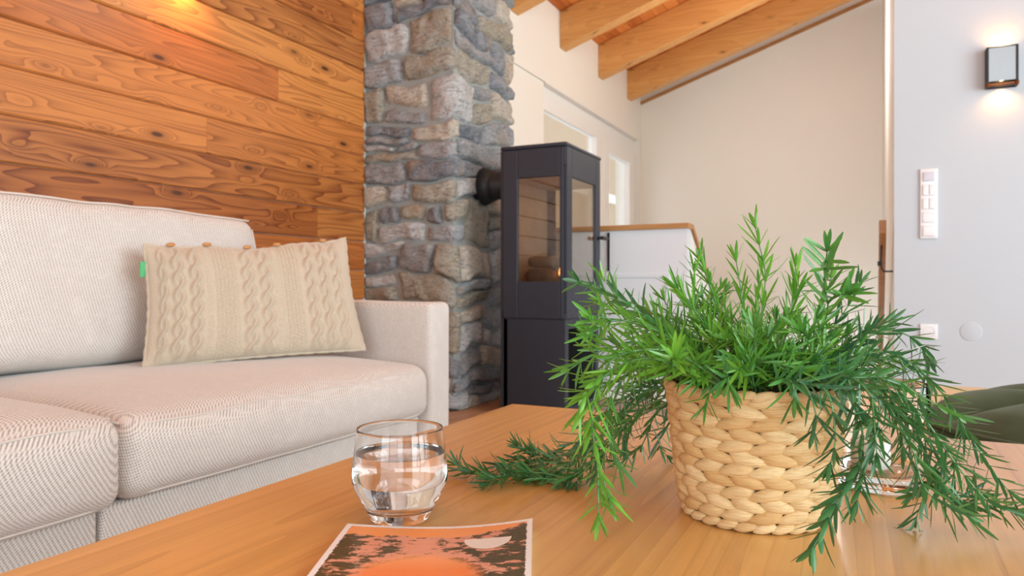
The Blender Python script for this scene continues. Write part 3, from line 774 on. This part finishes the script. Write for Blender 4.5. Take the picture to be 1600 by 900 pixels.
def pface(sign):
    def fn(u, v):
        e = max(0, (1 - abs(2 * u - 1) ** 5)) * max(0, (1 - abs(2 * v - 1) ** 3.2))
        th = .060 * e ** .55
        h = knit_h(u, v) * min(1, e * 4) if sign > 0 else 0
        wv = .005 * N3((u * 3, v * 2, 1), 1.5) * e
        return pbase(u, v) + nrm * (sign * (th + wv) + (h if sign > 0 else 0) + .0)
    return fn
m = MB(); m.grid(420, 230, pface(1)); m.build('cover', M['knit'], pil, smooth=True)
m = MB(); m.grid(40, 24, pface(-1), flip=True); m.build('back_cover', M['knit'], pil, smooth=True)
m = MB()
pts = [pbase(0, i / 30) for i in range(31)] + [pbase(i / 40, 1) for i in range(1, 41)] + [pbase(1, 1 - i / 30) for i in range(1, 31)] + [pbase(1 - i / 40, 0) for i in range(1, 40)]
m.tube(pts, [.0052 + .0016 * math.sin(i * 2.1) for i in range(len(pts))], 8, closed=True); m.build('edge_seam', M['knit'], pil, smooth=True)
for u in (.11, .27, .46, .61, .86):
    p = pbase(u, 1.0) + nrm * .012 + Vector((0, 0, .006)); d = (TR - TL).normalized()
    m = MB(); m.tube([p - d * .013, p - d * .008, p, p + d * .008, p + d * .013], [.002, .0055, .0065, .0055, .002], 10)
    m.build('toggle_button', M['toggle'], pil, smooth=True)
p = pbase(0, .79); m = MB()
m.rbox(p + Vector((-.004, -.009, 0)), (.004, .010, .022), .002, (1, 2, 3)); m.build('fabric_tag', M['tag'], pil, smooth=True)

# ================================================================ COFFEE TABLE
TZ, TX0, TX1, TY0, TY1 = .44, -.596, .50, -.35, 1.221
tab = thing('coffee_table', 'low oak coffee table with a solid planked top', 'coffee table', (-.05, .44, 0))
m = MB(); rg2 = random.Random(8)
planks(m, TX0, TX1, TY0, TY1, .137, lambda a, b, l0, l1, r: m.box(a, b, l0, l1, TZ - .038, TZ, r), rg2, 3, 4)
m.build('tabletop', M['oak'], tab)
for (x, y) in ((TX0 + .05, TY0 + .05), (TX1 - .12, TY0 + .05), (TX0 + .05, TY1 - .12), (TX1 - .12, TY1 - .12)):
    boxes((x, x + .07, y, y + .07, 0, TZ - .038)).build('leg', M['oak'], tab, bevel=.003)
for yy in (TY0 + .07, TY1 - .09): boxes((TX0 + .07, TX1 - .07, yy, yy + .02, TZ - .10, TZ - .038)).build('apron', M['oak'], tab)

# ================================================================ GREEN CHAIR
gc = Vector((.43, 1.74, 0)); ch = thing('green_armchair', 'low dark green velvet chair with tufted seat behind the table', 'armchair', gc)
m = MB()
def tuft(u, v):
    # u around, v from rim (0) to middle (1)
    th = u * math.tau; r = .33 * (1 - v)
    g = abs(math.sin(3.5 * th + .35)) ** .45
    prof = math.sin(min(1, (1 - v)) * math.pi * .93 + .12) ** .6 if v < 1 else .1
    prof = max(0, prof); fade = min(1, v * 5)
    z = .392 + (.012 + .048 * g) * prof * min(1, (v * 7) ** .5) * (1 - .45 * max(0, v - .75) * 4)
    return gc + Vector((r * math.cos(th), r * math.sin(th), z))
m.grid(168, 30, tuft); m.build('seat_cushion', M['velvet'], ch, smooth=True)
m = MB(); m.tube([gc + Vector((.333 * math.cos(a * math.tau / 72), .333 * math.sin(a * math.tau / 72), .390)) for a in range(72)], .0055, 8, closed=True); m.build('piping', M['velvet'], ch, smooth=True)
m = MB(); m.lathe(gc, [(0, .28), (.26, .28), (.31, .30), (.328, .34), (.33, .388), (0, .391)], 64); m.build('seat_base', M['velvet'], ch, smooth=True)
m = MB()
def backr(u, v):
    th = R(-62 + 124 * u); r = .345 + .05 * v; e = (1 - abs(2 * u - 1) ** 4)
    return gc + Vector((r * math.cos(th), r * math.sin(th), .30 + v * (.12 + .30 * e)))
m.grid(40, 10, backr)
def backo(u, v):
    p = backr(u, v); d = (p - gc); d.z = 0; return p + d.normalized() * .055
m.grid(40, 10, backo, flip=True)
ob = m.build('backrest', M['velvet'], ch, smooth=True)
m2 = MB(); m2.tube([(backr(i / 40, 1) + backo(i / 40, 1)) / 2 for i in range(41)], .029, 12); m2.build('backrest_roll', M['velvet'], ch, smooth=True)
for a in (45, 135, 225, 315):
    m = MB(); m.tube([gc + Vector((.2 * math.cos(R(a)), .2 * math.sin(R(a)), .285)), gc + Vector((.27 * math.cos(R(a)), .27 * math.sin(R(a)), 0))], [.017, .011], 12); m.build('leg', M['black'], ch, smooth=True)

# ================================================================ DRINKING GLASS
def onmesa(px, D): 
    p = at(px, 445, D); p.z = TZ; return p
G = onmesa(625, .692); gl = thing('water_glass', 'clear tumbler half full of water next to the magazine', 'glass', G)
outer = [(0, .0004), (.022, .0004), (.0258, .0016), (.0285, .006), (.0335, .017), (.0390, .028), (.0425, .037), (.0432, .042), (.0428, .049), (.0416, .064), (.0400, .080), (.0388, .0905)]
inner = [(.0380, .0905), (.0392, .080), (.0405, .064), (.0414, .049), (.0417, .042), (.0408, .0365), (.0374, .029), (.0315, .019), (.0262, .0135), (.018, .0115), (0, .011)]
rim = [(.0387, .0909), (.0384, .0911), (.0381, .0909)]
def smooth_prof(pr, n=3):
    out = []
    for i in range(len(pr) - 1):
        p0, p1, p2, p3 = pr[max(i - 1, 0)], pr[i], pr[i + 1], pr[min(i + 2, len(pr) - 1)]
        for k in range(n):
            t = k / n; out.append(tuple(max(0, .5 * (2 * b + (c - a) * t + (2 * a - 5 * b + 4 * c - d) * t * t + (-a + 3 * b - 3 * c + d) * t ** 3)) for a, b, c, d in zip(p0, p1, p2, p3)))
    return out + [pr[-1]]
gs = lambda pr: [(r * 1.035, z * .945) for r, z in pr]
outer, inner, rim = gs(outer), gs(inner), gs(rim)
m = MB(); m.lathe(G, smooth_prof(outer, 3) + rim + smooth_prof(inner, 3), 96); m.build('tumbler', M['glass'], gl, smooth=True)
lev = .0660
wp = [(0, .0108), (.018, .0113), (.0264, .0133), (.0317, .0188), (.0376, .0288), (.0410, .0364), (.0419, .042), (.0416, .049), (.0405, .0635), (.0403, lev + .0012), (.0393, lev + .0003), (.0375, lev), (0, lev)]
wp = gs(wp); m = MB(); m.lathe(G, smooth_prof(wp[:10], 3) + wp[10:], 96); m.build('water', M['water'], gl, smooth=True)

# ================================================================ CANDLE LANTERN
K = onmesa(1379, .805); kl = thing('candle_glass', 'clear glass candle holder with thick bottom right of the plant basket', 'candle holder', K)
o_ = [(0, .0004), (.040, .0004), (.0445, .002), (.046, .008), (.0462, .05), (.0462, .112)]
i_ = [(.0440, .112), (.0440, .05), (.0436, .022), (.041, .0185), (0, .018)]
m = MB(); m.lathe(K, o_ + [(.0456, .1135), (.0446, .1135)] + i_, 80); m.build('holder', M['glass'], kl, smooth=True)
cd = thing('candle', 'short white candle standing inside the clear glass holder', 'candle', K + Vector((-.012, -.004, .0183)))
m = MB(); m.lathe(K + Vector((-.012, -.004, .0183)), [(0, 0), (.0195, 0), (.020, .001), (.020, .030), (.018, .0325), (.010, .031), (0, .0305)], 40); m.build('wax', M['wax'], cd, smooth=True)
m = MB(); q = K + Vector((-.012, -.004, .049)); m.tube([q, q + Vector((0, 0, .004)), q + Vector((.001, 0, .008))], .0007, 6); m.build('wick', M['dark'], cd)

# ================================================================ MAGAZINE
TLm, TRm = at(543, 831, .655), at(832, 831, .657); TLm.z = TRm.z = TZ
dx = (TRm - TLm); wd = dx.length; dx.normalize(); dy = (FV + RV * .035).normalized(); hh = .228
mg = thing('magazine', 'booklet with an orange sunset landscape cover lying on the table', 'magazine', TLm - dy * hh)
O = TLm - dy * hh
def lift(u, v): return .0052 + .0022 * abs(2 * u - 1) ** 2 * v + .0042 * max(0, (u - .45) / .55) ** 2 * v ** 3
m = MB(); m.grid(32, 40, lambda u, v: O + dx * (u * wd) + dy * (v * hh - .0035 * math.sin(u * math.pi) * v) + Vector((0, 0, lift(u, v))))
m.uv = [(i / 32, j / 40) for j in range(41) for i in range(33)]
m.build('front_cover', M['cover'], mg, smooth=True)
m = MB()
for (lo, hi, ins) in ((.0003, .0006, 0), (.0008, .0, .0015)):
    top = lambda u, v: (lift(u, v) - .0004)
    P_ = lambda u, v, z: O + dx * (ins + u * (wd - 2 * ins)) + dy * (ins + v * (hh - 2 * ins) - .0035 * math.sin(u * math.pi) * v) + Vector((0, 0, z))
    if ins == 0: continue
    m.grid(32, 20, lambda u, v: P_(u, v, lift(u, v) - .0003)); m.grid(32, 20, lambda u, v: P_(u, v, .0004), flip=True)
    m.grid(32, 4, lambda u, v: P_(u, 1, .0004 + v * (lift(u, 1) - .0007)), flip=True); m.grid(32, 4, lambda u, v: P_(u, 0, .0004 + v * (lift(u, 0) - .0007)))
    m.grid(20, 4, lambda u, v: P_(1, u, .0004 + v * (lift(1, u) - .0007))); m.grid(20, 4, lambda u, v: P_(0, u, .0004 + v * (lift(0, u) - .0007)), flip=True)
m.build('pages', M['paper'], mg)

# ================================================================ PLANT IN BASKET
B0 = onmesa(1178, .712); HB = .124; RB, RT = .0650, .0800
pl = thing('potted_plant', 'bushy green needle-leaved plant trailing from a woven basket pot', 'potted plant', B0)
rb = lambda z: RB + (RT - RB) * (max(0, z) / HB) ** .85 - .004 * max(0, 1 - z / .008) if z < .008 else RB + (RT - RB) * (z / HB) ** .85
bk = MB(); q = random.Random(3); NC, NR = 17, 11
row = (HB - .010) / NR
def strand(a0, a1, z0, z1, hgt, out, r, thick0=1.0, thick1=.35):
    """one fat woven strand: thick where it comes over, thin where it dives under"""
    nu, nv = 10, 7; tw = q.uniform(-.4, .4)
    def fn(u, v):
        a = a0 + (a1 - a0) * u; zc = z0 + (z1 - z0) * u
        tk = max(.22, math.sin(min(1, (u ** .75 * .9 + .09)) * math.pi) ** .7) * (1.1 - .25 * u)
        e = 2 * v - 1; zz = zc + e * hgt * .5 * max(.12, tk)
        bul = out * (max(0, 1 - e * e) ** .5) * (.25 + .75 * math.sin(min(1, (u + .06) * 1.02) * math.pi) ** .7 if 0 < u < 1 else .15) - .0035 * (abs(2 * u - 1) ** 4)
        bul += .0003 * math.sin(e * 9 + tw * 5)
        rr = rb(zz) + bul; return B0 + Vector((rr * math.cos(a), rr * math.sin(a), zz))
    bk.grid(nu, nv, fn, r)
dA = math.tau / NC
for k_ in range(NR):
    for c_ in range(NC):
        a = (c_ + (.5 if k_ % 2 else 0)) * dA; zc = .010 + row * (k_ + .5)
        j = q.uniform(-.0006, .0006); sgn = 1 if k_ % 2 else -1
        r_ = q.random()
        if k_ % 2: strand(a - dA * .2, a + dA * 1.16, zc + .0034 + j, zc - .0040 + j, row * 1.40, .0056, r_, 1.0, .30)
        else: strand(a + dA * 1.16, a - dA * .2, zc + .0034 + j, zc - .0040 + j, row * 1.40, .0056, r_, 1.0, .30)
# rolled strands at rim and foot
for (zc, R_, n_, tt) in ((HB - .001, .0048, 30, .0026), (.0052, .0046, 26, .0022)):
    for c_ in range(n_):
        a0 = c_ * math.tau / n_; a1 = a0 + math.tau / n_ * 1.25
        pts = [B0 + Vector(((rb(zc) + .0015) * math.cos(a0 + (a1 - a0) * i / 6), (rb(zc) + .0015) * math.sin(a0 + (a1 - a0) * i / 6), zc + tt * (i / 3 - 1) * .9)) for i in range(7)]
        bk.tube(pts, [R_ * f for f in (.5, .85, 1, 1, .95, .8, .4)], 8, q.random())
bk.build('basket', M['basket'], pl, smooth=True)
m = MB(); m.lathe(B0, [(0, .004), (RB - .002, .004), (RT - .002, HB - .004), (RT - .008, HB - .004), (RB - .010, .008), (0, .008)], 48); m.build('inner_pot', M['pot_liner'], pl, smooth=True)
m = MB(); m.grid(30, 30, lambda u, v: B0 + Vector(((RT - .009) * u * math.cos(v * math.tau), (RT - .009) * u * math.sin(v * math.tau), HB - .016 + .004 * N3((u * math.cos(v * math.tau), u * math.sin(v * math.tau), 0), 8)))); m.build('soil', M['soil'], pl, smooth=True)

def catmull(P, n=8):
    out = []
    for i in range(len(P) - 1):
        a, b, c, d = P[max(i - 1, 0)], P[i], P[i + 1], P[min(i + 2, len(P) - 1)]
        for k in range(n):
            t = k / n; out.append(.5 * ((2 * b) + (c - a) * t + (2 * a - 5 * b + 4 * c - d) * t * t + (3 * b - a - 3 * c + d) * t ** 3))
    return out + [P[-1]]
def resample(P, step):
    out = [P[0]]; acc = 0
    for a, b in zip(P, P[1:]):
        L = (b - a).length; pos = step - acc
        while pos <= L:
            out.append(a.lerp(b, pos / L)); pos += step
        acc = (acc + L) % step if L else acc
    return out
PR = random.Random(77)
def keep_out(p):
    """leaves rest on the table and stay outside the basket wall and the glasses"""
    if p.z < TZ + .0012: p.z = TZ + .0012 + PR.random() * .0015
    d = Vector((p.x - B0.x, p.y - B0.y, 0))
    if p.z < TZ + HB + .004:
        rr = rb(p.z - TZ) + .0085
        if d.length < rr and p.z > TZ + HB - .032: p.z = TZ + HB + .0045 + PR.random() * .002
        elif d.length < rr:
            d = d.normalized() * rr; p.x, p.y = B0.x + d.x, B0.y + d.y
    for c, rad, zt in ((K, .0475, .116), (G, .0465, .09)):
        d = Vector((p.x - c.x, p.y - c.y, 0))
        if d.length < rad and p.z < TZ + zt: d = d.normalized() * rad; p.x, p.y = c.x + d.x, c.y + d.y
    return p
nbr = [0]
def leaf(m, st, p, d, side, L, W, curl, r):
    nrm_ = d.cross(side).normalized(); vs = []; n = 5
    for i in range(n + 1):
        t = i / n; wdt = W * (.35 + .65 * math.sin(min(1, t * 1.6 + .12) * math.pi * .5)) * (1 - (max(0, t - .65) / .35) ** 1.6 * .75)
        c = p + d * (L * t) + nrm_ * (curl * L * t * t)
        vs += [keep_out(c - side * wdt * .5 + nrm_ * wdt * .12), keep_out(c - nrm_ * wdt * .06), keep_out(c + side * wdt * .5 + nrm_ * wdt * .12)]
    fs = []
    for i in range(n):
        a = i * 3; fs += [(a, a + 1, a + 4, a + 3), (a + 1, a + 2, a + 5, a + 4)]
    m.add(vs, fs, r); st.extend([0.0] * len(vs))
def twig(m, st, p, d, SL, tone, ll, lw):
    n = 7; P = [p + d * (SL * i / n) - Vector((0, 0, .25 * SL * (i / n) ** 2)) for i in range(n + 1)]
    for q in P[1:]:
        if q.z < TZ + .006: q.z = TZ + .006
    k0 = len(m.v); m.tube(P, [.0009 - .0005 * i / n for i in range(n + 1)], 5, tone); st.extend([1.0] * (len(m.v) - k0))
    a = d.cross(Vector((0, 0, 1)));
    if a.length < .05: a = Vector((1, 0, 0))
    a.normalize(); b_ = d.cross(a)
    for i in range(2, n + 1):
        cnt = 5 if i == n else PR.choice((1, 2, 3)); a0 = PR.uniform(0, 6.3)
        for k in range(cnt):
            q_ = a0 + k * math.tau / cnt; out = a * math.cos(q_) + b_ * math.sin(q_); sp = R(PR.uniform(22, 60) * (.6 if i == n else 1))
            dd = (d * math.cos(sp) + out * math.sin(sp)).normalized()
            leaf(m, st, P[i], dd, d.cross(out).normalized(), ll * PR.uniform(.6, 1.1), lw * PR.uniform(.75, 1.15), PR.uniform(-.12, .08), min(1, max(0, tone + PR.uniform(-.16, .16))))
def branch(pts, tone, start=0.15, ll=.029, lw=.0031, dens=1.0, spread=54, sub=.09, tuftend=True):
    P = resample(catmull([Vector(p) for p in pts], 8), .004)
    P = [p.copy() for p in P]
    for i, p in enumerate(P):
        if i > 3:
            keep_out(p)
            if p.z < TZ + .008: p.z = TZ + .008
    n = len(P); m = MB(); st = []
    m.tube(P, [max(.0005, .00125 * (1 - .6 * i / n)) for i in range(n)], 5, tone); st.extend([1.0] * len(m.v))
    i = int(n * start); ang = PR.uniform(0, 6.3); tips = []
    while i < n:
        p = P[i]; t = (P[min(i + 1, n - 1)] - P[max(i - 1, 0)]).normalized(); frac = i / n
        a = t.cross(Vector((0, 0, 1)));
        if a.length < .05: a = t.cross(Vector((1, 0, 0)))
        a.normalize(); b_ = t.cross(a); cnt = PR.choice((3, 4, 5, 5))
        last = i >= n - 3
        if last: cnt = 6 if tuftend else 4
        for k in range(cnt):
            q_ = ang + k * math.tau / cnt + PR.uniform(-.35, .35); out = a * math.cos(q_) + b_ * math.sin(q_)
            sp = R(spread + PR.uniform(-14, 16)) * (.62 if last else 1 - .25 * frac)
            d = (t * math.cos(sp) + out * math.sin(sp)).normalized(); side = t.cross(out).normalized()
            side = (side + d * PR.uniform(-.05, .05)).normalized()
            L = ll * PR.uniform(.62, 1.2) * (1 - .22 * max(0, frac - .7) / .3)
            leaf(m, st, p, d, side, L, lw * PR.uniform(.8, 1.2), PR.uniform(-.12, .08), min(1, max(0, tone + PR.uniform(-.16, .16))))
        if .12 < frac < .85 and PR.random() < sub:
            q_ = PR.uniform(0, 6.3); o2 = a * math.cos(q_) + b_ * math.sin(q_); d2 = (t * .75 + o2 * .65).normalized(); SL = PR.uniform(.028, .055)
            twig(m, st, p, d2, SL, tone, ll * .85, lw)
        ang += 1.1; i += max(1, int(round(PR.uniform(2.6, 4.2) / dens)))
    m.st = st; m.build('branch', M['leaf'], pl, smooth=True); nbr[0] += 1
A = at
Z0 = lambda px, D=.71: A(px, 606, D)
def K_(tone, *pts, **k): branch([A(*p) for p in pts], tone, **k)
# upright and outward shoots that show against the wall
K_(.10, (1165, 600, .71), (1188, 500, .70), (1196, 430, .70), (1186, 380, .70), (1176, 335, .70), start=.25, spread=38, dens=.75)
K_(.45, (1230, 600, .70), (1290, 500, .68), (1288, 440, .66), (1293, 388, .62), start=.3, spread=58, lw=.0043, ll=.030)
K_(.15, (1200, 600, .73), (1235, 500, .73), (1243, 415, .73), start=.3, spread=34)
K_(.12, (1160, 600, .74), (1160, 480, .75), (1148, 395, .75), start=.3, spread=36)
K_(.15, (1140, 600, .73), (1120, 480, .73), (1096, 410, .73), start=.3, spread=36)
K_(.20, (1150, 600, .70), (1110, 520, .69), (1050, 440, .68), start=.25, spread=36)
K_(.15, (1180, 600, .76), (1180, 480, .78), (1190, 420, .79), start=.3)
K_(.20, (1205, 600, .76), (1275, 500, .77), (1300, 430, .78), start=.3)
K_(.75, (1220, 600, .74), (1310, 500, .75), (1345, 440, .76), start=.3)
K_(.80, (1230, 600, .74), (1340, 530, .75), (1395, 500, .76), start=.3)
K_(.70, (1120, 600, .70), (1040, 520, .69), (960, 462, .67), (905, 440, .65), start=.2, lw=.0042)
K_(.30, (1130, 600, .67), (1050, 530, .64), (970, 500, .62), (925, 520, .60), start=.2)
K_(.25, (1120, 600, .68), (1030, 540, .65), (950, 545, .62), (885, 580, .60), start=.2)
K_(.12, (1125, 600, .66), (1040, 560, .62), (960, 580, .59), (905, 620, .58), start=.2, dens=1.1)
K_(.20, (1130, 600, .65), (1050, 550, .60), (960, 560, .57), (925, 640, .56), (935, 720, .56), (955, 790, .56), start=.15, dens=1.2)
K_(.55, (1115, 600, .67), (1020, 570, .64), (960, 610, .62), (950, 680, .61), (975, 740, .61), start=.2, dens=1.1)
K_(.10, (1120, 600, .64), (1010, 560, .58), (930, 600, .56), (900, 660, .56), start=.25)
# trailing over the table to the left
K_(.72, (1095, 606, .76), (1010, 610, .80), (940, 680, .82), (860, 742, .82), (790, 752, .815), (735, 745, .83), (712, 722, .85), start=.12, dens=1.4, sub=.3)
K_(.78, (1100, 606, .77), (1020, 600, .82), (940, 650, .87), (880, 712, .88), (830, 720, .885), (775, 735, .86), start=.2, dens=1.3, sub=.3)
K_(.65, (1090, 606, .75), (1000, 640, .78), (930, 720, .80), (870, 752, .80), (815, 750, .82), start=.25, dens=1.3, sub=.3)
K_(.75, (1100, 606, .78), (1030, 640, .84), (1000, 700, .86), (960, 722, .88), start=.2)
K_(.8, (1095, 606, .79), (1060, 640, .86), (1030, 690, .90), (1045, 715, .905), start=.25)
K_(.7, (1095, 606, .76), (1000, 650, .79), (900, 720, .83), (860, 715, .86), (820, 700, .89), start=.3, dens=1.3, sub=.25)
# right side: long hanging branches
K_(.85, (1250, 604, .66), (1310, 600, .61), (1345, 660, .58), (1340, 730, .565), (1300, 800, .555), (1262, 872, .55), start=.15, dens=1.15, lw=.0045)
K_(.80, (1255, 600, .66), (1330, 590, .60), (1372, 650, .575), (1350, 740, .56), (1335, 800, .56), start=.2, dens=1.1)
K_(.75, (1260, 600, .68), (1370, 590, .64), (1440, 650, .62), (1490, 720, .61), (1540, 780, .60), (1585, 800, .60), start=.15, dens=1.25)
K_(.80, (1260, 600, .67), (1360, 610, .62), (1420, 690, .60), (1450, 770, .59), (1530, 815, .58), start=.2, dens=1.2)
K_(.78, (1262, 596, .70), (1380, 560, .68), (1460, 600, .66), (1520, 690, .64), (1570, 760, .63), (1600, 780, .625), start=.15, dens=1.2)
K_(.85, (1262, 590, .70), (1370, 520, .70), (1430, 530, .69), (1450, 560, .68), start=.2)
K_(.82, (1262, 590, .68), (1370, 550, .66), (1430, 570, .65), (1452, 600, .64), start=.2)
K_(.60, (1262, 598, .66), (1380, 590, .61), (1440, 620, .60), (1500, 650, .595), start=.25)
K_(.85, (1258, 600, .70), (1400, 640, .68), (1430, 740, .66), (1500, 790, .645), start=.3, dens=1.1)
K_(.80, (1262, 598, .69), (1390, 620, .66), (1450, 720, .64), (1480, 775, .645), (1550, 790, .64), (1600, 800, .635), start=.35, dens=1.2, sub=.2)
K_(.75, (1262, 598, .67), (1400, 640, .64), (1470, 730, .64), (1440, 765, .66), (1420, 775, .665), start=.4, dens=1.1, sub=.2)
K_(.85, (1240, 600, .63), (1290, 610, .585), (1305, 680, .575), (1296, 730, .57), start=.25)
K_(.60, (1200, 598, .64), (1235, 595, .60), (1243, 640, .59), start=.3)
K_(.80, (1215, 598, .64), (1255, 600, .60), (1275, 650, .59), (1268, 680, .59), start=.3)
K_(.50, (1130, 598, .65), (1138, 590, .61), (1137, 620, .605), start=.35)
K_(.85, (1240, 600, .68), (1350, 590, .66), (1400, 640, .64), (1410, 700, .63), start=.25)
# the dense heart of the plant
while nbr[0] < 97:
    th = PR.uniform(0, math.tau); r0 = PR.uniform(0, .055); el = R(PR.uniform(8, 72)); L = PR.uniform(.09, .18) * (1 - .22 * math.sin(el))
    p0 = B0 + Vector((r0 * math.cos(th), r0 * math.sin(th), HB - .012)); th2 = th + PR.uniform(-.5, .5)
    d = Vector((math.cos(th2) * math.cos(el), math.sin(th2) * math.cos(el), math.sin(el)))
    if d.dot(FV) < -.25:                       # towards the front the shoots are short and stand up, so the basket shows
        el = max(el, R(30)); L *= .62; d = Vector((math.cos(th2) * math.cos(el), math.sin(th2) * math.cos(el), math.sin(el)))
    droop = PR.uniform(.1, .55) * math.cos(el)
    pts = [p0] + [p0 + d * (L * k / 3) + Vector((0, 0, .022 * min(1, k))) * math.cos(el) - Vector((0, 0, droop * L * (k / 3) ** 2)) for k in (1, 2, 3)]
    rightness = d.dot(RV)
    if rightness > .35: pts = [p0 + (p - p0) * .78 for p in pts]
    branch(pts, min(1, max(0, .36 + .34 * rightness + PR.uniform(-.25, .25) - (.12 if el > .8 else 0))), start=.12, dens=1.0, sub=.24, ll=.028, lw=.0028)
